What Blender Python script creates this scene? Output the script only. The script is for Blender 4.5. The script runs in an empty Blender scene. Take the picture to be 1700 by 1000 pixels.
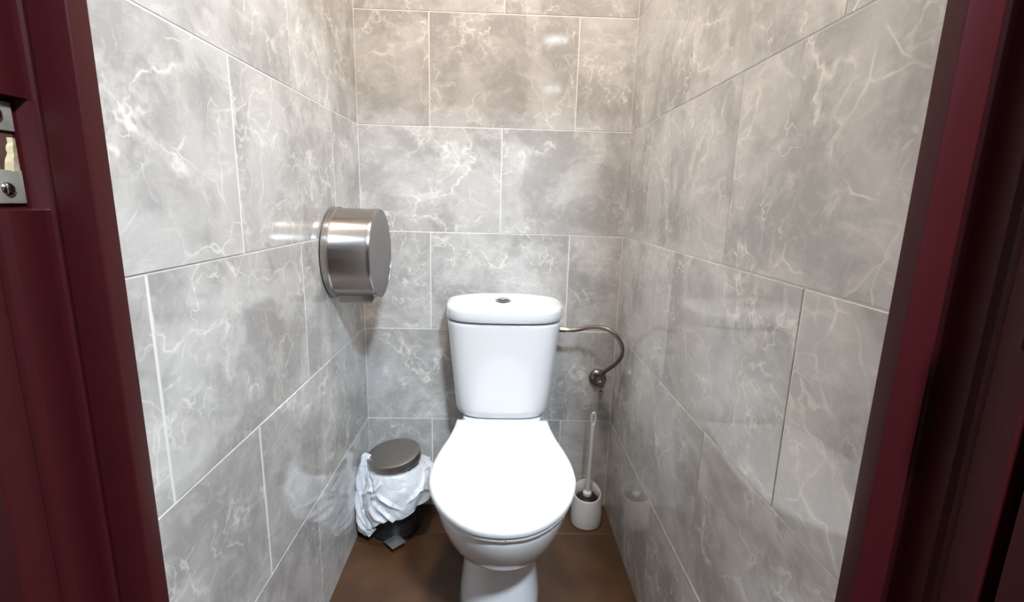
import bpy, bmesh, math, random
from mathutils import Vector, Matrix
random.seed(7)
S = bpy.context.scene
C = S.collection
PI = math.pi

# ------------------------------------------------------------------ camera
# room: x right, y depth (tiled back wall at y = 0, camera at negative y), z up, floor z = 0
FPX = 799.593
cd = bpy.data.cameras.new('camera'); cam = bpy.data.objects.new('camera', cd); C.objects.link(cam)
cd.sensor_fit = 'HORIZONTAL'; cd.sensor_width = 36.0; cd.lens = FPX / 1700 * 36.0
cd.clip_start = 0.02; cd.clip_end = 50
cr = Vector((0.99941684, -0.02278918, 0.02542887)); cu = Vector((-0.02031888, 0.2016024, 0.97925666))
cf = Vector((0.02744298, 0.97920229, -0.20102178))
mw = Matrix((cr, cu, -cf)).transposed().to_4x4(); mw.translation = Vector((0.02205, -1.53499, 1.0581))
cam.matrix_world = mw
S.camera = cam

# ------------------------------------------------------------------ world, exposure, lamp strengths
w = bpy.data.worlds.new('world'); S.world = w; w.use_nodes = True
w.node_tree.nodes['Background'].inputs[0].default_value = (0.5, 0.5, 0.5, 1)
w.node_tree.nodes['Background'].inputs[1].default_value = 0.02
S.view_settings.view_transform = 'Standard'; S.view_settings.look = 'None'
S.view_settings.gamma = 1; S.view_settings.use_curve_mapping = False
S.view_settings.exposure = 0.08
LAMPS = [  # location, radius, colour, strength, label
    ((0.02, -0.72, 2.45), 0.11, (1.0, 0.87, 0.74), 185.0, 'round warm ceiling lamp above the toilet cubicle'),
    ((0.50, -2.00, 2.45), 0.12, (0.77, 0.89, 1.0), 640.0, 'bright round ceiling lamp in the hall just outside the cubicle door'),
    ((0.46, -2.95, 2.45), 0.11, (0.84, 0.93, 1.0), 13.0, 'dim round ceiling lamp halfway down the hall'),
    ((0.63, -4.76, 2.45), 0.13, (0.84, 0.93, 1.0), 13.0, 'dim round ceiling lamp far down the hall'),
]

# ------------------------------------------------------------------ helpers
def link(name, me, mat=None, parent=None, loc=None):
    o = bpy.data.objects.new(name, me); C.objects.link(o)
    if mat is not None and me is not None and not me.materials: me.materials.append(mat)
    if parent: o.parent = parent
    if loc is not None: o.location = loc
    return o
def tag(o, label=None, cat=None, group=None, kind=None):
    if label: o['label'] = label
    if cat: o['category'] = cat
    if group: o['group'] = group
    if kind: o['kind'] = kind
    return o
def thing(name, label, cat, loc, group=None, kind=None):
    return tag(link(name, None, loc=loc), label, cat, group, kind)
def mesh(name, verts, faces, smooth=True, ang=40):
    me = bpy.data.meshes.new(name); me.from_pydata([tuple(v) for v in verts], [], faces); me.validate()
    bm = bmesh.new(); bm.from_mesh(me); bmesh.ops.recalc_face_normals(bm, faces=bm.faces); bm.to_mesh(me); bm.free()
    if smooth:
        me.shade_smooth(); me.set_sharp_from_angle(angle=math.radians(ang))
    return me
class MB:
    def __init__(s): s.v = []; s.f = []
    def add(s, v, f):
        n = len(s.v); s.v += [tuple(p) for p in v]; s.f += [tuple(i + n for i in q) for q in f]; return s
    def loft(s, rings, cap0=True, cap1=True, closed=True):
        n = len(rings[0]); v = [p for r in rings for p in r]; f = []
        for k in range(len(rings) - 1):
            for i in range(n if closed else n - 1):
                j = (i + 1) % n
                f.append((k*n + i, k*n + j, (k+1)*n + j, (k+1)*n + i))
        if cap0: f.append(tuple(reversed(range(n))))
        if cap1: f.append(tuple((len(rings)-1)*n + i for i in range(n)))
        return s.add(v, f)
    def box(s, a, b, bev=0.0):
        bm = bmesh.new(); bmesh.ops.create_cube(bm, size=1)
        for v in bm.verts: v.co = Vector([(a[i]+b[i])/2 + v.co[i]*(b[i]-a[i]) for i in range(3)])
        if bev: bmesh.ops.bevel(bm, geom=bm.edges[:], offset=bev, segments=2, affect='EDGES', profile=0.6)
        bm.verts.index_update(); s.add([v.co[:] for v in bm.verts], [[v.index for v in f.verts] for f in bm.faces]); bm.free(); return s
    def tube(s, pts, r, n=12):
        pts = [Vector(p) for p in pts]; rings = []; up = Vector((0, 0, 1)); prev = None
        for i, p in enumerate(pts):
            t = (pts[min(i+1, len(pts)-1)] - pts[max(i-1, 0)]).normalized()
            if prev is None:
                a = t.cross(up)
                if a.length < 1e-3: a = t.cross(Vector((1, 0, 0)))
            else: a = prev - t*prev.dot(t)
            a.normalize(); prev = a; b = t.cross(a); rr = r[i] if isinstance(r, (list, tuple)) else r
            rings.append([p + (a*math.cos(2*PI*k/n) + b*math.sin(2*PI*k/n))*rr for k in range(n)])
        return s.loft(rings)
    def lathe(s, prof, axis='z', c=(0, 0, 0), n=48, caps=True):
        rings = []
        for r, h in prof:
            ring = []
            for k in range(n):
                a = 2*PI*k/n; x, y = r*math.cos(a), r*math.sin(a)
                p = {'z': (x, y, h), 'x': (h, x, y), 'y': (x, h, y)}[axis]
                ring.append((p[0]+c[0], p[1]+c[1], p[2]+c[2]))
            rings.append(ring)
        return s.loft(rings, caps, caps)
    def build(s, name, mat, parent=None, smooth=True, ang=40):
        return link(name, mesh(name, s.v, s.f, smooth, ang), mat, parent)
def smoothpath(P, k=8):
    P = [Vector(p) for p in P]; out = []
    for i in range(len(P)-1):
        a, b = P[i], P[i+1]; m = P[i-1] if i else a*2-b; n = P[i+2] if i+2 < len(P) else b*2-a
        for j in range(k):
            t = j/k; out.append(0.5*((2*a)+(b-m)*t+(2*m-5*a+4*b-n)*t*t+(3*a-m-3*b+n)*t**3))
    return out + [P[-1]]

# ------------------------------------------------------------------ materials
def newmat(name):
    m = bpy.data.materials.new(name); m.use_nodes = True
    nt = m.node_tree; return m, nt, nt.nodes['Principled BSDF']
def plain(name, col, rough=0.4, metal=0.0, coat=0.0, noise=0.0, nscale=40, bump=0.0, stretch=None, ior=None):
    m, nt, b = newmat(name)
    b.inputs['Base Color'].default_value = (*col, 1); b.inputs['Roughness'].default_value = rough
    b.inputs['Metallic'].default_value = metal; b.inputs['Coat Weight'].default_value = coat
    b.inputs['Coat Roughness'].default_value = 0.06
    if ior: b.inputs['IOR'].default_value = ior
    tc = nt.nodes.new('ShaderNodeTexCoord'); mp = nt.nodes.new('ShaderNodeMapping'); nz = nt.nodes.new('ShaderNodeTexNoise')
    nt.links.new(tc.outputs['Object'], mp.inputs[0]); nt.links.new(mp.outputs[0], nz.inputs['Vector'])
    if stretch: mp.inputs['Scale'].default_value = stretch
    nz.inputs['Scale'].default_value = nscale; nz.inputs['Detail'].default_value = 5
    mx = nt.nodes.new('ShaderNodeMix'); mx.data_type = 'RGBA'; nt.links.new(nz.outputs[0], mx.inputs['Factor'])
    mx.inputs[6].default_value = (*[c*(1-noise) for c in col], 1); mx.inputs[7].default_value = (*[min(1, c*(1+noise)) for c in col], 1)
    nt.links.new(mx.outputs[2], b.inputs['Base Color'])
    if bump:
        bp = nt.nodes.new('ShaderNodeBump'); bp.inputs['Strength'].default_value = bump; bp.inputs['Distance'].default_value = 0.002
        nt.links.new(nz.outputs[0], bp.inputs['Height']); nt.links.new(bp.outputs[0], b.inputs['Normal'])
    return m
def marble():
    m, nt, b = newmat('grey_marble_tile'); N = nt.nodes.new; Lk = nt.links.new
    tc = N('ShaderNodeTexCoord'); oi = N('ShaderNodeObjectInfo')
    r = N('ShaderNodeVectorMath'); r.operation = 'SCALE'; r.inputs[0].default_value = (37.0, 53.0, 71.0); Lk(oi.outputs['Random'], r.inputs['Scale'])
    co = N('ShaderNodeVectorMath'); co.operation = 'ADD'; Lk(tc.outputs['Object'], co.inputs[0]); Lk(r.outputs[0], co.inputs[1])
    def noise(v, sc, det=6, rough=0.55, dist=0.0):
        n = N('ShaderNodeTexNoise'); Lk(v, n.inputs['Vector']); n.inputs['Scale'].default_value = sc; n.inputs['Detail'].default_value = det
        n.inputs['Roughness'].default_value = rough; n.inputs['Distortion'].default_value = dist; return n
    def warp(v, sc, amt, det=3):
        n = noise(v, sc, det); s = N('ShaderNodeVectorMath'); s.operation = 'SUBTRACT'; Lk(n.outputs['Color'], s.inputs[0]); s.inputs[1].default_value = (.5, .5, .5)
        k = N('ShaderNodeVectorMath'); k.operation = 'SCALE'; Lk(s.outputs[0], k.inputs[0]); k.inputs['Scale'].default_value = amt
        a = N('ShaderNodeVectorMath'); a.operation = 'ADD'; Lk(v, a.inputs[0]); Lk(k.outputs[0], a.inputs[1]); return a.outputs[0]
    def mr(v, a, bb, c=0.0, d=1.0, smooth=True):
        n = N('ShaderNodeMapRange'); n.interpolation_type = 'SMOOTHSTEP' if smooth else 'LINEAR'
        Lk(v, n.inputs['Value']); n.inputs['From Min'].default_value = a; n.inputs['From Max'].default_value = bb
        n.inputs['To Min'].default_value = c; n.inputs['To Max'].default_value = d; return n.outputs['Result']
    def math_(op, a, bb):
        n = N('ShaderNodeMath'); n.operation = op
        for i, x in enumerate((a, bb)):
            if isinstance(x, (int, float)): n.inputs[i].default_value = x
            else: Lk(x, n.inputs[i])
        return n.outputs[0]
    def mix(f, a, bb):
        n = N('ShaderNodeMix'); n.data_type = 'RGBA'
        if isinstance(f, (int, float)): n.inputs['Factor'].default_value = f
        else: Lk(f, n.inputs['Factor'])
        for i, x in ((6, a), (7, bb)):
            if isinstance(x, tuple): n.inputs[i].default_value = (*x, 1)
            else: Lk(x, n.inputs[i])
        return n.outputs[2]
    v0 = co.outputs[0]
    w1 = warp(v0, 6.0, 0.10); w2 = warp(w1, 22.0, 0.025)
    cloud = noise(w1, 5.5, 7, 0.62, 0.4).outputs[0]
    smear = noise(warp(v0, 9.0, 0.07), 17.0, 6, 0.65, 0.8).outputs[0]
    base = mix(mr(cloud, 0.38, 0.62), (0.385, 0.377, 0.371), (0.545, 0.541, 0.536))
    base = mix(math_('MULTIPLY', mr(smear, 0.50, 0.70), 0.45), base, (0.66, 0.652, 0.638))
    fine = noise(warp(v0, 14.0, 0.04), 48.0, 5, 0.7, 0.6).outputs[0]
    base = mix(math_('MULTIPLY', mr(fine, 0.50, 0.74), 0.28), base, (0.66, 0.65, 0.63))
    # feathery diagonal smears
    mpn = N('ShaderNodeMapping'); Lk(warp(v0, 5.0, 0.08), mpn.inputs[0]); mpn.inputs['Rotation'].default_value = (0, math.radians(38), 0); mpn.inputs['Scale'].default_value = (1.0, 1.0, 3.6)
    st = noise(mpn.outputs[0], 9.0, 7, 0.68, 0.5).outputs[0]
    base = mix(math_('MULTIPLY', math_('MULTIPLY', mr(st, 0.50, 0.68), mr(cloud, 0.42, 0.6)), 0.6), base, (0.72, 0.71, 0.69))
    # thin ridged veins in clusters
    ridge = lambda v, sc, c, wd, det=4: mr(math_('ABSOLUTE', math_('SUBTRACT', noise(v, sc, det, 0.5).outputs[0], c), 0.0), 0.0, wd, 1.0, 0.0)
    m1 = mr(noise(v0, 4.5, 2).outputs[0], 0.46, 0.60)
    m2 = mr(noise(w1, 6.0, 2).outputs[0], 0.47, 0.60)
    l1 = math_('MULTIPLY', ridge(w2, 4.6, 0.5, 0.014), m1)
    l2 = math_('MULTIPLY', ridge(warp(w2, 40.0, 0.012), 12.0, 0.5, 0.022, 3), m2)
    l4 = math_('MULTIPLY', ridge(w2, 7.5, 0.44, 0.011), mr(noise(v0, 3.7, 2).outputs[0], 0.5, 0.6))
    vo = N('ShaderNodeTexVoronoi'); vo.feature = 'DISTANCE_TO_EDGE'; Lk(warp(w1, 14.0, 0.022, 4), vo.inputs['Vector']); vo.inputs['Scale'].default_value = 9.0
    l3 = math_('MULTIPLY', mr(vo.outputs['Distance'], 0.0, 0.026, 1.0, 0.0), mr(noise(v0, 5.5, 2).outputs['Fac'], 0.51, 0.62))
    halo = math_('MULTIPLY', ridge(w2, 4.6, 0.5, 0.07), math_('MULTIPLY', math_('MULTIPLY', m1, 0.6), mr(fine, 0.35, 0.6)))
    col = mix(halo, base, (0.66, 0.65, 0.63))
    vein = math_('MAXIMUM', math_('MAXIMUM', l1, math_('MULTIPLY', l2, 0.8)), math_('MAXIMUM', math_('MULTIPLY', l3, 0.8), math_('MULTIPLY', l4, 0.8)))
    vein = math_('MULTIPLY', vein, mr(noise(v0, 30.0, 3).outputs[0], 0.35, 0.6, 0.2, 1.0))
    col = mix(math_('MULTIPLY', vein, 0.9), col, (0.79, 0.772, 0.735))
    Lk(col, b.inputs['Base Color'])
    b.inputs['Roughness'].default_value = 0.065; b.inputs['IOR'].default_value = 1.55
    return m
M_TILE = marble()
M_GROUT = plain('pale_grout', (0.80, 0.79, 0.77), 0.8, noise=0.08, nscale=90)
M_FLOOR = plain('brown_floor_tile', (0.070, 0.034, 0.0155), 0.4, noise=0.8, nscale=9, bump=0.05)
M_FGROUT = plain('dark_floor_grout', (0.07, 0.045, 0.03), 0.85, noise=0.1)
M_PLASTER = plain('hall_plaster', (0.42, 0.40, 0.39), 0.8, noise=0.04, nscale=20)
M_CEIL = plain('ceiling_paint', (0.72, 0.70, 0.67), 0.85, noise=0.03, nscale=20)
M_RED = plain('burgundy_paint', (0.047, 0.0054, 0.0068), 0.40, coat=0.0, noise=0.08, nscale=25, bump=0.03)
M_RED.node_tree.nodes['Principled BSDF'].inputs['Specular IOR Level'].default_value = 0.32
M_CER = plain('white_ceramic', (0.745, 0.765, 0.79), 0.08, coat=0.5, noise=0.01)
M_SEAT = plain('white_seat_plastic', (0.73, 0.74, 0.755), 0.16, noise=0.01)
M_SEAL = plain('grey_bumper', (0.35, 0.36, 0.37), 0.6)
M_CHROME = plain('chrome', (0.55, 0.54, 0.53), 0.14, 1.0)
M_STEEL = plain('brushed_steel', (0.44, 0.42, 0.405), 0.27, 1.0, noise=0.12, nscale=60, bump=0.02, stretch=(1, 14, 14))
M_CAP = plain('grey_cap_plastic', (0.16, 0.15, 0.155), 0.45, noise=0.05)
M_DARK = plain('black_plastic', (0.012, 0.012, 0.013), 0.4, noise=0.1)
M_BINLID = plain('dark_steel_lid', (0.36, 0.335, 0.32), 0.40, 1.0, noise=0.15, nscale=50, stretch=(1, 8, 1))
M_PEDAL = plain('pedal_steel', (0.34, 0.34, 0.35), 0.42, 0.8, noise=0.1)
M_BINBODY = plain('dark_steel_bin', (0.04, 0.04, 0.042), 0.4, 0.6, noise=0.1)
M_HOSE = plain('braided_hose_steel', (0.23, 0.195, 0.165), 0.36, 1.0, noise=0.4, nscale=400, bump=0.3)
M_VALVE = plain('tarnished_chrome', (0.30, 0.26, 0.24), 0.25, 1.0, noise=0.3, nscale=60)
M_BRUSH = plain('white_brush_plastic', (0.74, 0.73, 0.72), 0.35, noise=0.02)
M_PLATE = plain('scuffed_strike_metal', (0.46, 0.42, 0.35), 0.42, 0.35, noise=0.25, nscale=120, bump=0.1)
M_FOAM = plain('torn_yellow_filler', (0.62, 0.50, 0.30), 0.8, noise=0.3, nscale=200, bump=0.4)
M_HOLE = plain('raw_brown_cavity', (0.10, 0.04, 0.025), 0.8, noise=0.4, nscale=80)
def bagmat():
    m, nt, b = newmat('thin_white_bag'); b.inputs['Base Color'].default_value = (0.80, 0.84, 0.90, 1); b.inputs['Roughness'].default_value = 0.28
    tr = nt.nodes.new('ShaderNodeBsdfTranslucent'); tr.inputs[0].default_value = (0.88, 0.92, 0.98, 1)
    mx = nt.nodes.new('ShaderNodeMixShader'); mx.inputs[0].default_value = 0.22
    out = nt.nodes['Material Output']; nt.links.new(b.outputs[0], mx.inputs[1]); nt.links.new(tr.outputs[0], mx.inputs[2]); nt.links.new(mx.outputs[0], out.inputs[0])
    tc = nt.nodes.new('ShaderNodeTexCoord'); nz = nt.nodes.new('ShaderNodeTexNoise'); nz.inputs['Scale'].default_value = 28; nz.inputs['Detail'].default_value = 3; nz.inputs['Distortion'].default_value = 1.2
    nt.links.new(tc.outputs['Object'], nz.inputs['Vector']); bp = nt.nodes.new('ShaderNodeBump'); bp.inputs['Strength'].default_value = 0.45; bp.inputs['Distance'].default_value = 0.012
    nt.links.new(nz.outputs[0], bp.inputs['Height']); nt.links.new(bp.outputs[0], b.inputs['Normal'])
    return m
M_BAG = bagmat()
def emat(name, col, s):
    m, nt, b = newmat(name); b.inputs['Emission Color'].default_value = (*col, 1); b.inputs['Emission Strength'].default_value = s
    b.inputs['Base Color'].default_value = (0.8, 0.8, 0.8, 1); return m

for m_ in (M_STEEL,):
    nt = m_.node_tree; b_ = nt.nodes['Principled BSDF']; b_.inputs['Anisotropic'].default_value = 0.8; b_.inputs['Anisotropic Rotation'].default_value = 0.25
    tg = nt.nodes.new('ShaderNodeTangent'); tg.direction_type = 'RADIAL'; tg.axis = 'X'; nt.links.new(tg.outputs[0], b_.inputs['Tangent'])
# ------------------------------------------------------------------ the cubicle shell
HW = 0.41376            # half width of the cubicle
CEIL = 2.45
YF = -1.10              # inner edge of the door frame
GAP = 0.0027; GR = 0.0005; TH = 0.009
ROWS = [0.0, 0.328, 0.644, 0.960, 1.276, 1.592, 1.908, 2.224, CEIL]
def wall_struct(name, a, b, label, mat=M_GROUT):
    m = MB().box(a, b); o = m.build(name, mat, smooth=False); return tag(o, label, 'wall', kind='structure')
_tc = {}
def tile_mesh(sx, sz):
    k = (round(sx, 4), round(sz, 4))
    if k not in _tc:
        x, z = sx/2, sz/2; c = 0.0007
        # front plate (local x-z plane, front face at local y = 0 looking to -y), chamfered edge
        r0 = [(-x, TH, -z), (x, TH, -z), (x, TH, z), (-x, TH, z)]
        r1 = [(-x, c, -z), (x, c, -z), (x, c, z), (-x, c, z)]
        r2 = [(-x+c, 0, -z+c), (x-c, 0, -z+c), (x-c, 0, z-c), (-x+c, 0, z-c)]
        mb = MB().loft([r0, r1, r2]); me = mesh('tile', mb.v, mb.f, smooth=False); me.materials.append(M_TILE); _tc[k] = me
    return _tc[k]
def lay_tiles(parent, u0, u1, joints, place, rows):
    # joints: per row, (position, joint width) pairs; tiles sit a hair proud of one another as laid by hand
    for i in range(len(rows)-1):
        cuts = [(u0, 0.003)] + [j for j in sorted(joints[i]) if u0+.012 < j[0] < u1-.012] + [(u1, 0.003)]
        for (a, ga), (b, gb) in zip(cuts, cuts[1:]):
            a2, b2 = a + ga/2, b - gb/2
            me = tile_mesh(b2-a2, rows[i+1]-rows[i]-GAP)
            o = link('tile', me, parent=parent); place(o, (a2+b2)/2, (rows[i]+rows[i+1])/2, random.uniform(0, .0008))
            o.rotation_euler.x += random.uniform(-1, 1)*0.0012; o.rotation_euler.z += random.uniform(-1, 1)*0.0012
# back
wb = wall_struct('wall_back', (-HW-.15, GR, 0), (HW+.15, .12, CEIL), 'back wall of the cubicle in grey veined marble tiles, behind the toilet')
bj = lambda i: [(-0.197, .003), (0.243, .003)] if i % 2 == 0 else [(0.022, .003)]
def pb(o, u, z, d): o.location = (u, -d, z)
lay_tiles(wb, -HW, HW, [bj(i) for i in range(8)], pb, ROWS)
# left: tiles face +x
wl = wall_struct('wall_left', (-HW-.12, -1.10, 0), (-HW-GR, GR, CEIL), 'left wall of grey veined marble tiles carrying the steel paper dispenser')
LG = [(.0016, .0030), (.0016, .0052), (.0028, .0052), (.0026, .0050), (.0012, .0020), (.002, .003), (.002, .003), (.002, .003)]
RG = [(.0014, .0020), (.0012, .0014), (.0016, .0030), (.0022, .0013), (.0012, .0016), (.002, .002), (.002, .002), (.002, .002)]
sj = lambda i, G: list(zip((-0.464, -0.936) if i % 2 == 0 else (-0.228, -0.703), G[i]))
def pl(o, u, z, d): o.location = (-HW+d, u, z); o.rotation_euler.z = PI/2
lay_tiles(wl, -1.10, 0, [sj(i, LG) for i in range(8)], pl, ROWS)
wr = wall_struct('wall_right', (HW+GR, -1.10, 0), (HW+.12, GR, CEIL), 'right wall of grey veined marble tiles beside the toilet brush')
def pr(o, u, z, d): o.location = (HW-d, u, z); o.rotation_euler.z = -PI/2
lay_tiles(wr, -1.10, 0, [sj(i, RG) for i in range(8)], pr, ROWS)
# floor with brown tiles
fl = MB().box((-HW-.15, -1.20, -.10), (HW+.15, .12, -GR)).build('floor', M_FGROUT, smooth=False)
tag(fl, 'cubicle floor of dark brown stone tiles', 'floor', kind='structure')
_fm = {}
def floor_tile(x0, x1, y0, y1):
    k = (round(x1-x0, 3), round(y1-y0, 3))
    if k not in _fm:
        x, y, c = k[0]/2-GAP/2, k[1]/2-GAP/2, .0008
        mb = MB().loft([[(-x, -y, -.008), (x, -y, -.008), (x, y, -.008), (-x, y, -.008)], [(-x, -y, -c), (x, -y, -c), (x, y, -c), (-x, y, -c)],
                        [(-x+c, -y+c, 0), (x-c, -y+c, 0), (x-c, y-c, 0), (-x+c, y-c, 0)]])
        me = mesh('floor_tile', mb.v, mb.f, smooth=False); me.materials.append(M_FLOOR); _fm[k] = me
    link('floor_tile', _fm[k], parent=fl, loc=((x0+x1)/2, (y0+y1)/2, 0))
fx = [-HW, -0.30+.32, HW]; fy = [-1.20, -1.05, -0.60, -0.15, 0.0]
for i in range(len(fx)-1):
    for j in range(len(fy)-1): floor_tile(fx[i], fx[i+1], fy[j], fy[j+1])
ce = MB().box((-HW-.15, -1.20, CEIL), (HW+.15, .12, CEIL+.1)).build('ceiling', M_CEIL, smooth=False)
tag(ce, 'pale painted ceiling over the cubicle', 'ceiling', kind='structure')
# front wall around the door opening, and the hall the camera stands in
mb = MB()
mb.box((-1.5, -1.17, 0), (-.40, -1.10, CEIL)); mb.box((.475, -1.17, 0), (1.9, -1.10, CEIL)); mb.box((-.40, -1.17, 1.99), (.475, -1.10, CEIL))
tag(mb.build('wall_front', M_PLASTER, smooth=False), 'plain wall around the door frame between hall and cubicle', 'wall', kind='structure')
HX0, HX1, HY0, HY1 = -1.5, 1.9, -6.2, -1.17
def hall(name, a, b, mat, label, cat):
    tag(MB().box(a, b).build(name, mat, smooth=False), label, cat, kind='structure')
hall('floor_hall', (HX0, HY0, -.1), (HX1, -1.20, 0), M_FLOOR, 'brown floor of the hall outside the cubicle', 'floor')
hall('ceiling_hall', (HX0, HY0, CEIL), (HX1, -1.20, CEIL+.1), M_CEIL, 'pale painted ceiling of the hall', 'ceiling')
hall('wall_hall_left', (HX0-.1, HY0, 0), (HX0, HY1, CEIL), M_PLASTER, 'plain left wall of the hall', 'wall')
hall('wall_hall_right', (HX1, HY0, 0), (HX1+.1, HY1, CEIL), M_PLASTER, 'plain right wall of the hall', 'wall')
hall('wall_hall_end', (HX0-.1, HY0-.1, 0), (HX1+.1, HY0, CEIL), M_PLASTER, 'plain end wall of the hall behind the camera', 'wall')

# ------------------------------------------------------------------ burgundy steel door frame
XL, XR = -0.3135, 0.3905
PROF = [(0, 0), (0, .0178), (.0004, .0190), (.0014, .0200), (.0030, .0204), (.0275, .0216), (.0300, .0210), (.0318, .0192), (.0328, .0160),
        (.0336, .0120), (.0355, .0098), (.0385, .0090), (.0430, .0094), (.0455, .0110), (.0468, .0140), (.0470, .0170),
        (.0470, .0440), (.0474, .0450), (.0500, .0470), (.0520, .0490), (.0525, .0515), (.0525, .0550), (.0510, .0575), (.0482, .0590), (.0470, .0605),
        (.0470, .0850), (.0476, .0868), (.0490, .0880), (.110, .0880), (.110, 0)]
POCK = [(0, 0), (0, .0178), (.0004, .0190), (.0014, .0200), (.0030, .0204), (.0275, .0216), (.0300, .0210), (.0318, .0192), (.0328, .0160),
        (.0336, .0120), (.0355, .0098), (.0385, .0090), (.0430, .0094), (.0455, .0110), (.0490, .0150), (.0540, .0180),
        (.0545, .0220), (.0548, .0300), (.0548, .0350), (.0548, .0400), (.0548, .0450), (.0548, .0500), (.0548, .0550), (.0548, .0600), (.0548, .0650),
        (.0548, .0850), (.0548, .0868), (.0548, .0880), (.110, .0880), (.110, 0)]
ZP0, ZP1 = 1.043, 1.128
def jamb(name, x0, sg, label, pocket):
    mb = MB(); rg = lambda P, z: [(x0 + sg*o, YF - t, z) for o, t in P]
    if pocket: rings = [rg(PROF, 0), rg(PROF, ZP0-.0015), rg(POCK, ZP0), rg(POCK, ZP1), rg(PROF, ZP1+.0015), rg(PROF, 2.04)]
    else: rings = [rg(PROF, 0), rg(PROF, 2.04)]
    o = mb.loft(rings).build(name, M_RED, ang=24)
    return tag(o, label, 'door frame', kind='structure')
j1 = jamb('trim_1', XL, -1, 'burgundy painted steel door jamb with the latch strike plate', True)
j2 = jamb('trim_2', XR, 1, 'burgundy painted steel door jamb on the darker hinge side', False)
rings = [[(x, YF - t, 1.93 + o) for o, t in PROF if o <= .120] for x in (XL - .05, XR + .05)]
tag(MB().loft(rings).build('trim_3', M_RED, ang=24), 'burgundy steel head piece across the top of the door frame', 'door frame', kind='structure')
# strike plate in the pocket (plate faces +x), hole between two screw tabs
px = XL - .0540
yA, yB = YF - .0225, YF - .080
sp = MB().box((px-.0012, yB, ZP1-.025), (px+.0012, yA, ZP1-.003), .0006)
pl_o = sp.build('strike_plate', M_PLATE, j1); tag(pl_o, 'scuffed grey strike plate with screws')
MB().box((px-.0012, yB, ZP0+.004), (px+.0012, yA, ZP0+.030), .0006).build('strike_tab', M_PLATE, pl_o)
MB().box((px-.0012, yB, ZP0+.028), (px+.0012, YF-.064, ZP1-.024)).build('strike_bridge', M_PLATE, pl_o)
MB().box((px-.0040, YF-.064, ZP0+.030), (px-.0005, yA-.001, ZP1-.025)).build('latch_hole', M_HOLE, pl_o)
# torn filler along the inner edge of the hole
fo = MB(); n = 9; r0, r1, r2 = [], [], []
for i in range(n):
    t = i/(n-1); z = ZP0+.029 + t*.026
    wdt = .004 + .0065*(1-t) + random.uniform(-.001, .001)
    r0.append((px-.0004, yA+.0005, z)); r1.append((px+.0016, yA-.0012-wdt*.5, z+random.uniform(-.0006, .0006))); r2.append((px-.0003, yA-.0015-wdt, z+random.uniform(-.001, .001)))
fo.loft([r0, r1, r2], False, False, closed=False); fo.build('torn_filler', M_FOAM, pl_o, ang=10)
for z in (ZP1-.013, ZP0+.015):
    s_ = MB().lathe([(.0001, px+.0036), (.0022, px+.0035), (.0046, px+.0026), (.0056, px+.0012)], 'x', (0, YF-.036, z), 20)
    sc = s_.build('screw', M_CHROME, pl_o); sl = MB()
    sl.box((px+.0030, YF-.036-.0026, z-.0005), (px+.0037, YF-.036+.0026, z+.0005)); sl.box((px+.0030, YF-.036-.0005, z-.0026), (px+.0037, YF-.036+.0005, z+.0026))
    sl.build('screw_slot', M_DARK, sc, smooth=False)

# door leaf, swung wide open into the hall on the hinge side
d1 = thing('door_1', 'dark burgundy door leaf swung open into the hall', 'door', (XR+.047, YF-.096, 0), kind='structure')
MB().box((.004, -.76, .008), (.044, -.004, 1.92), .002).build('door_leaf', M_RED, d1)
hb = MB().box((-.0015, -.70, .98), (.0045, -.66, 1.12), .001).build('handle_plate', M_CHROME, d1)
MB().tube(smoothpath([(-.001, -.68, 1.06), (-.03, -.68, 1.06), (-.045, -.672, 1.06), (-.047, -.64, 1.06), (-.047, -.57, 1.06)], 5), .008).build('handle', M_CHROME, hb)
for z in (.25, 1.0, 1.78):
    MB().lathe([(.007, z-.045), (.0085, z-.043), (.0085, z+.043), (.007, z+.045)], 'z', (-.0015, .006, 0), 16).build('hinge', M_CHROME, d1)
d1.rotation_euler.z = math.radians(14)

# ------------------------------------------------------------------ ceiling lamps
for loc, r, col, st, label in LAMPS:
    t = thing('ceiling_lamp', label, 'lamp', loc)
    MB().lathe([(r+.018, 0), (r+.016, -.012), (r+.004, -.016), (r, -.010), (r, -.001)], n=40).build('lamp_ring', M_CHROME, t)
    MB().lathe([(r-.001, -.0015), (r-.001, -.010), (r*.9, -.0125), (r*.4, -.0145), (.001, -.015)], n=40).build('lamp_diffuser', emat('lamp_glow', col, st), t)

# ------------------------------------------------------------------ toilet
TX = 0.040
toilet = thing('toilet', 'white ceramic toilet with closed seat lid and cistern against the back wall', 'toilet', (TX, -.35, 0))
def T(p): return (p[0], p[1] + .35, p[2])          # world y -> toilet local
def ring(w, yc, f, bk, nf, nb, z, n=64, dome=0.0, slope=0.0):
    out = []
    for k in range(n):
        a = 2*PI*k/n; c, s = math.cos(a), math.sin(a)
        e = nf if s < 0 else nb
        x = w*math.copysign(abs(c)**(2/e), c); y = (f if s < 0 else bk)*math.copysign(abs(s)**(2/e), s)
        out.append(T((x, yc + y, z - dome*(x/.18)**2 + slope*(yc + y + .190))))
    return out
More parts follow.
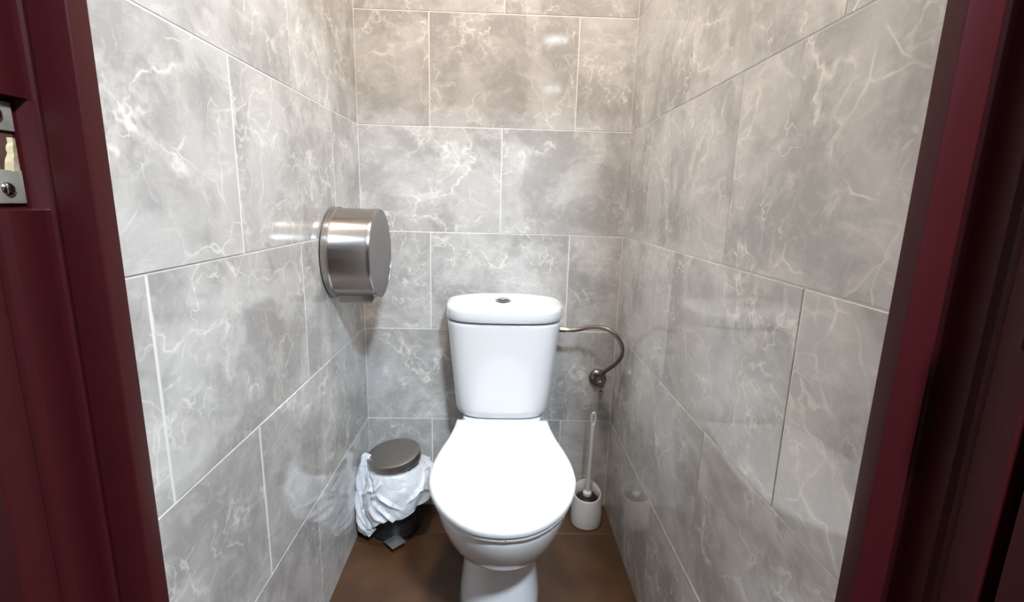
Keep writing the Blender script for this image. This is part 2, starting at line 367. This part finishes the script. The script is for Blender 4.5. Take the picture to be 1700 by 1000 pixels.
# cistern
tk = []
for z, wd, f in [(.4085, .118, .098), (.4105, .131, .108), (.415, .139, .1135), (.423, .1445, .117), (.437, .1485, .119), (.50, .1545, .1205), (.56, .1600, .122), (.62, .1660, .1235), (.68, .1720, .1245), (.698, .1738, .125), (.7040, .1738, .1248), (.7065, .1722, .1232), (.7072, .168, .119), (.7072, .158, .109), (.7150, .158, .109)]:
    tk.append(ring(wd, -.060, f, .045, 3.6, 7, z))
MB().loft(tk).build('cistern', M_CER, toilet)
ld = []
for z, wd, f, bk, dm in [(.7135, .154, .1075, .038, 0), (.7130, .1700, .1240, .044, 0), (.7142, .1752, .1280, .0465, 0), (.717, .1772, .1296, .0475, 0), (.728, .1778, .1304, .0478, .0005), (.7400, .1776, .1300, .0478, .002), (.7485, .1760, .1285, .0470, .006), (.7545, .1715, .1245, .0455, .010), (.7580, .1645, .1180, .0430, .0125), (.7597, .150, .106, .039, .0125), (.7611, .11, .078, .028, .0120), (.7620, .05, .035, .013, .012)]:
    ld.append(ring(wd, -.060, f, bk, 3.3, 5, z, dome=dm, slope=max(0.0, min(1.0, (z-.728)/.022))*.085))
lid = MB().loft(ld).build('cistern_lid', M_CER, toilet)
MB().lathe([(.024, .7605), (.0238, .7645), (.0215, .7665), (.0175, .7665), (.0168, .7645), (.001, .764)], c=T((-.005, -.118, .0045)), n=36).build('flush_button_ring', M_CHROME, lid)
MB().lathe([(.0150, .763), (.0150, .7685), (.0135, .7700), (.001, .7706)], c=T((-.005, -.118, .0045)), n=36).build('flush_button', M_CHROME, lid)
# seat / lid outline: (world y, half width)
OUT = [(-.192, .137), (-.225, .1385), (-.260, .1425), (-.31, .1505), (-.365, .1625), (-.41, .1700), (-.445, .1740), (-.48, .1752), (-.51, .1735), (-.55, .1645), (-.585, .1510), (-.615, .1345), (-.64, .1155), (-.66, .0955), (-.676, .0740), (-.688, .0500), (-.694, .0250)]
def outline(sc=0.0, z=0.42, back=-.190, oc=OUT, dome=0.0, yc=-.45):
    pts = []; R = [(h, y) for y, h in oc]
    P = smoothpath([(h, y, 0) for h, y in R] + [(0, -.6965, 0)], 4)
    half = [(p.x, p.y) for p in P[:-1]]
    full = half + [(0, -.6965)] + [(-x, y) for x, y in reversed(half)]
    for x, y in full:
        d = math.hypot(x, (y-yc)*.75); k = max(0.0, 1 - sc/max(d, 1e-4))
        xx, yy = x*k, yc + (y-yc)*k
        pts.append(T((xx, yy, z - dome*((xx/.18)**2 + ((yy-yc)/.26)**2))))
    return pts
lr = [outline(.004, .4035), outline(.0006, .4045), outline(0, .4075), outline(0, .4125), outline(.0012, .4165), outline(.0045, .4195), outline(.010, .4212), outline(.025, .4225), outline(.06, .4237), outline(.11, .4245)]
slid = MB().loft(lr).build('seat_lid', M_SEAT, toilet)
for x in (-.05, .05):
    MB().box(T((x-.02, -.205, .3985)), T((x+.02, -.186, .4045)), .002).build('bumper', M_SEAL, slid)
sr = [outline(.012, .3885), outline(.006, .3895), outline(.0045, .392), outline(.0045, .398), outline(.0065, .4015), outline(.010, .4025)]
MB().loft(sr).build('seat_ring', M_SEAT, toilet)
for s in (-1, 1):
    MB().lathe([(.011, -.016), (.012, -.015), (.012, .015), (.011, .016)], 'x', T((s*.075, -.205, .404)), 18).build('hinge', M_SEAT, toilet)
MB().lathe([(.0001, -.001), (.0016, -.0008), (.002, .002), (.0001, .003)], 'y', T((.006, -.6915, .3955)), 12).build('bumper', M_SEAL, toilet)
# bowl + pedestal as one ceramic body
def bring(z, w, front, back, n=64, nf=2.05, nb=3.2, yc=None):
    yc = yc if yc is not None else (front*0.62 + back*0.38)
    out = []
    for k in range(n):
        a = 2*PI*k/n; c, s = math.cos(a), math.sin(a); e = nf if s < 0 else nb
        x = w*math.copysign(abs(c)**(2/e), c); fr = abs(s)**(2/e); yy = ((yc-front) if s < 0 else (back-yc))*math.copysign(fr, s)
        if s > 0: x *= 1 - .42*min(1, fr/.55)**1.5*(.4 if z < .18 else 1)
        out.append(T((x, yc+yy, z)))
    return out
BR = [(.0, .108, -.535, -.10, 2.6), (.004, .110, -.538, -.10, 2.6), (.05, .105, -.532, -.10, 2.6), (.10, .0985, -.524, -.10, 2.6), (.150, .0945, -.516, -.095, 2.5), (.178, .0930, -.513, -.09, 2.4), (.1795, .0950, -.521, -.088, 2.4), (.188, .0952, -.5225, -.088, 2.4),
      (.196, .0965, -.528, -.085, 2.35), (.204, .1010, -.542, -.08, 2.3), (.214, .1090, -.560, -.07, 2.2), (.230, .1205, -.582, -.06, 2.15), (.252, .1345, -.607, -.05, 2.1), (.28, .1475, -.632, -.04, 2.08), (.31, .1575, -.652, -.03, 2.05), (.34, .1640, -.669, -.025, 2.05), (.365, .1672, -.679, -.02, 2.05), (.380, .1676, -.682, -.02, 2.05), (.3865, .1655, -.6805, -.022, 2.05), (.3885, .160, -.675, -.028, 2.05)]
MB().loft([bring(z, wd, f, b_, nf=e) for z, wd, f, b_, e in BR]).build('bowl', M_CER, toilet)
# ceramic shelf that carries the cistern
MB().loft([ring(.095, -.10, .10, .075, 4, 6, .30), ring(.118, -.10, .105, .078, 4, 6, .37), ring(.124, -.10, .106, .079, 4, 6, .398), ring(.120, -.10, .103, .077, 4, 6, .4085)]).build('cistern_shelf', M_CER, toilet)

# ------------------------------------------------------------------ water hose and angle valve
hose = thing('water_hose', 'dark braided steel water hose curving from the cistern to the wall valve', 'hose', (.216, -.10, .68))
def R_(o): return lambda p: tuple(p[i]-o.location[i] for i in range(3))
q = R_(hose)
path = [(.2165, -.100, .678), (.245, -.102, .676), (.272, -.106, .680), (.302, -.115, .690), (.332, -.132, .694), (.358, -.148, .688), (.381, -.158, .668), (.394, -.160, .638), (.394, -.148, .604), (.385, -.115, .570), (.372, -.078, .540), (.363, -.055, .518), (.3625, -.050, .508)]
MB().tube([q(p) for p in smoothpath(path, 8)], .0067, 12).build('hose', M_HOSE, hose)
MB().tube([q(p) for p in ((.2112, -.100, .678), (.213, -.1, .678), (.2132, -.1, .678), (.230, -.1005, .677), (.2302, -.1005, .677), (.242, -.102, .676))], [.0105, .0105, .0095, .0095, .0075, .0068], 6).build('nut', M_HOSE, hose, ang=20)
MB().tube([q(p) for p in ((.3655, -.060, .525), (.3628, -.051, .510), (.3625, -.050, .500))], [.0072, .0095, .0095], 6).build('nut', M_VALVE, hose, ang=20)
valve = thing('angle_valve', 'small tarnished chrome angle valve on the back wall near the right corner', 'valve', (.360, 0, .485))
q = R_(valve)
MB().lathe([(.030, -.0005), (.0295, -.004), (.021, -.012), (.011, -.014)], 'y', (0, 0, 0), 28).build('escutcheon', M_VALVE, valve)
b_ = MB().lathe([(.0085, -.010), (.0085, -.040), (.011, -.042), (.011, -.058), (.008, -.061)], 'y', (0, 0, 0), 20)
b_.lathe([(.0105, -.014), (.0105, .016)], 'z', (.0022, -.050, 0), 16); b_.build('valve_body', M_VALVE, valve)
h_ = MB().lathe([(.006, -.012), (.0065, -.020), (.0125, -.023), (.0130, -.033), (.010, -.037), (.006, -.040), (.0055, -.052), (.001, -.053)], 'z', (.003, -.050, -.004), 8)
h_.build('valve_handle', M_CHROME, valve, ang=20)

# ------------------------------------------------------------------ paper dispenser
DY, DZ, DR = -.250, .915, .1175
disp = thing('paper_dispenser', 'round brushed steel toilet paper dispenser mounted on the left wall', 'paper dispenser', (-HW, DY, DZ))
MB().lathe([(DR-.004, .0), (DR-.001, .0), (DR-.001, .004), (DR-.002, .006), (DR-.004, .006)], 'x', n=72).build('back_plate', M_DARK, disp)
MB().lathe([(DR-.004, .0042), (DR+.0025, .0042), (DR+.003, .006), (DR+.003, .018), (DR+.0005, .0205), (DR-.0005, .022), (DR-.0005, .110), (DR+.0008, .1115), (DR+.0008, .119), (DR-.0004, .1208), (DR-.0025, .1216), (DR-.0030, .1205), (DR-.0030, .116)], 'x', n=96, caps=False).build('drum', M_STEEL, disp)
MB().lathe([(DR-.0031, .117), (DR-.0031, .1206), (DR-.005, .1214), (.05, .1222), (.001, .1223)], 'x', n=72).build('end_cap', M_CAP, disp)
lip = MB(); lr = []
for x in (.022, .024, .1085, .1105):
    sh = .0015 if x in (.022, .1105) else 0
    lr.append([(x, -.052, -.098), (x, -.052+sh, -.118+sh), (x, -.047, -.124+sh), (x, .030, -.124+sh), (x, .036-sh, -.118+sh), (x, .036, -.098)])
lip.loft(lr).build('paper_exit', M_STEEL, disp, ang=30)

# ------------------------------------------------------------------ pedal bin and its bag
BX, BY = -.306, -.112
pbin = thing('pedal_bin', 'small steel pedal bin with dark round lid beside the toilet', 'bin', (BX, BY, 0))
MB().lathe([(.078, .001), (.083, .002), (.0835, .014), (.082, .016)], n=48).build('base_ring', M_DARK, pbin)
MB().lathe([(.0805, .0155), (.0805, .225), (.0795, .2265), (.076, .2265), (.076, .03), (.001, .03)], n=56).build('bucket', M_BINBODY, pbin)
lidb = MB().lathe([(.078, -.012), (.0835, -.012), (.0845, -.009), (.0845, .011), (.0838, .0135), (.0815, .0148), (.060, .0160), (.03, .0166), (.001, .0168)], n=72).build('lid', M_BINLID, pbin)
lidb.location = (.003, -.002, .250); lidb.rotation_euler = (math.radians(4), math.radians(-6), 0)
MB().box((-.022, .074, .20), (.022, .092, .245), .003).build('lid_hinge', M_DARK, pbin)
ped = MB().box((-.024, -.024, .010), (.024, .024, .0145), .0012); po = ped.build('pedal', M_PEDAL, pbin)
po.location = (.022, -.104, .006); po.rotation_euler.z = math.radians(45); po.rotation_euler.x = math.radians(0)
MB().box((.014, -.095, .009), (.030, -.078, .016), .001).build('pedal_arm', M_DARK, pbin)
# bag: skirt folded over the rim, wrinkled, hem lower on the wall side
bag = thing('bin_bag', 'crumpled thin white plastic bag folded over the pedal bin rim', 'bag', (BX, BY, .0))
NA, NR = 220, 60
rnd = [(random.randint(5, 30), random.uniform(0, 6.28), random.uniform(.4, 1)) for _ in range(10)]
CREASE = []
for k in range(46):
    CREASE.append((random.uniform(0, 2*PI), random.uniform(.1, .95), random.uniform(.25, .8)*random.choice((-1, 1, 1)), random.uniform(.12, .55), random.uniform(.006, .013)*random.choice((1, 1, -.8)), random.uniform(.022, .055)))
rings = []
for j in range(NR):
    t = j/(NR-1); r_ = []
    for i in range(NA):
        a = 2*PI*i/NA                           # 0 = +x (toilet side), -pi/2 = front
        c, s = math.cos(a), math.sin(a)
        hem = .098 - .032*(-c) + .030*c - .012*max(0, -s) + .010*math.sin(3*a+.6) + .005*math.sin(7*a)
        z0 = .2335
        z = z0 + (hem - z0)*t
        wr_ = sum(w_*math.sin(n_*a*0.9 + p_ + 5.5*t*math.sin(p_)) for n_, p_, w_ in rnd)/len(rnd)
        wr2 = math.sin(2.0*a*3 + 9*t + 2*math.sin(2*a)) * math.sin(6*t + a)
        out = .0830 + .024*math.sin(min(1, t*1.35)*PI*.5) + (.028*max(0, c)**2 + .012*max(0, -s))*t**.8
        out += .007*wr_*(0.35 + t) + .0035*wr2*t
        for a0, t0, da, dt, amp, wid in CREASE:
            u_, v_ = (a - a0 + PI) % (2*PI) - PI, t - t0; L2 = math.hypot(da, dt); al = (u_*da + v_*dt)/L2; ac = (u_*dt - v_*da)/L2
            out += amp*math.exp(-(ac/wid)**2)*math.exp(-(al/(L2*.6))**4)*min(1, t*4)
        if t < .06: out = .0825 + .004*abs(wr_)
        x, y = c*out, s*out
        x = max(x, -HW - BX + .004 + .003*math.sin(9*t + 5*a)); y = min(y, -BY - .006)
        r_.append((x, y, z + .004*wr2*t))
    rings.append(r_)
sk = MB().loft(rings, False, False).build('bag_skirt', M_BAG, bag, ang=180)
# loose twisted length of bag hanging between bin and wall
def ribbon(path, widths, name, seed, tw=0.5):
    rr = random.Random(seed); P = smoothpath(path, 10); rings = []; n = 44
    for i, p in enumerate(P):
        t = i/(len(P)-1); k = t*(len(widths)-1); k0 = min(int(k), len(widths)-2); wd = widths[k0] + (widths[k0+1]-widths[k0])*(k-k0)
        d = (P[min(i+1, len(P)-1)] - P[max(i-1, 0)]).normalized(); side = d.cross(Vector((0, -1, 0))); side.normalize(); nor = side.cross(d)
        ring = []
        for m in range(n):
            a = 2*PI*m/n; fold = 1 + .34*math.sin(4*a + 9*t + seed) + .22*math.sin(7*a - 17*t) + .15*math.sin(13*t*(1+.3*math.sin(a)) + seed)
            ring.append(p + side*math.cos(a+tw*t)*wd*fold + nor*math.sin(a+tw*t)*wd*.45*fold)
        rings.append(ring)
    return MB().loft(rings).build(name, M_BAG, bag, ang=180)
L_ = lambda x, y, z: (x-BX, y-BY, z)
ribbon([L_(-.382, -.130, .268), L_(-.388, -.140, .25), L_(-.393, -.155, .20), L_(-.395, -.170, .15), L_(-.393, -.185, .10), L_(-.378, -.200, .065), L_(-.352, -.212, .045)], [.008, .014, .017, .016, .017, .017, .012], 'bag_tail', 3, 1.5)
ribbon([L_(-.399, -.165, .16), L_(-.400, -.178, .11), L_(-.395, -.188, .065), L_(-.383, -.196, .043), L_(-.362, -.204, .040)], [.007, .010, .011, .012, .008], 'bag_tail', 8, .8)

# ------------------------------------------------------------------ toilet brush and holder
KX, KY = .3315, -.088
hol = thing('brush_holder', 'white plastic toilet brush holder with slanted rim by the right wall', 'brush holder', (KX, KY, 0))
n = 56
def hring(r, z, slant=0.0):
    o = []
    for k in range(n):
        a = 2*PI*k/n; x, y = r*math.cos(a), r*math.sin(a)*.95
        o.append((x, y, z + slant*(y/.042) - abs(slant)*.22*(x/.042)**2*(1 if slant else 0)))
    return o
MB().loft([hring(.046, .0005), hring(.0505, .003), hring(.0520, .012), hring(.0515, .04), hring(.0490, .075), hring(.0470, .096, .010), hring(.0458, .1140, .0155), hring(.0450, .1170, .0165), hring(.0435, .1175, .0165), hring(.0420, .1155, .016), hring(.0415, .09, .006), hring(.042, .05), hring(.042, .006)]).build('cup', M_BRUSH, hol)
br = thing('toilet_brush', 'white toilet brush standing in its holder, loop handle up', 'brush', (KX, KY, .008))
MB().tube([(0, 0, .082), (.0008, 0, .10), (.0015, 0, .13), (.003, .002, .20), (.0052, .004, .30), (.006, .005, .335), (.0062, .005, .346)], [.0080, .0066, .0062, .0058, .0060, .0066, .0062], 16).build('handle', M_BRUSH, br)
lp = MB(); P = []
for k in range(29):
    a = 2*PI*k/28; P.append((.0066 + .0058*math.sin(a), .005, .366 - .0215*math.cos(a)))
lp.tube(P, .0034, 10).build('handle_loop', M_BRUSH, br)
MB().lathe([(.001, .109), (.008, .1085), (.0140, .105), (.0150, .101), (.0140, .094), (.006, .088)], n=28).build('collar', M_BRUSH, br)
bs = MB(); rb = random.Random(4)
for k in range(520):
    z = rb.uniform(.012, .094); a = rb.uniform(0, 2*PI); L = .0395*rb.uniform(.85, 1.0); c, s = math.cos(a), math.sin(a); t = .0007
    z1 = z + rb.uniform(-.003, .005) + (.012*s if z > .08 else 0)
    bs.add([(0, 0, z-t), (-s*t, c*t, z+t), (s*t, -c*t, z+t), (c*L, s*L*.95, z1)], [(0, 1, 3), (1, 2, 3), (2, 0, 3), (0, 2, 1)])
bs.lathe([(.001, .006), (.022, .010), (.037, .03), (.037, .084), (.030, .090), (.012, .094)], n=24)
bso = bs.build('bristles', M_DARK, br, smooth=False); bso['kind'] = 'stuff'
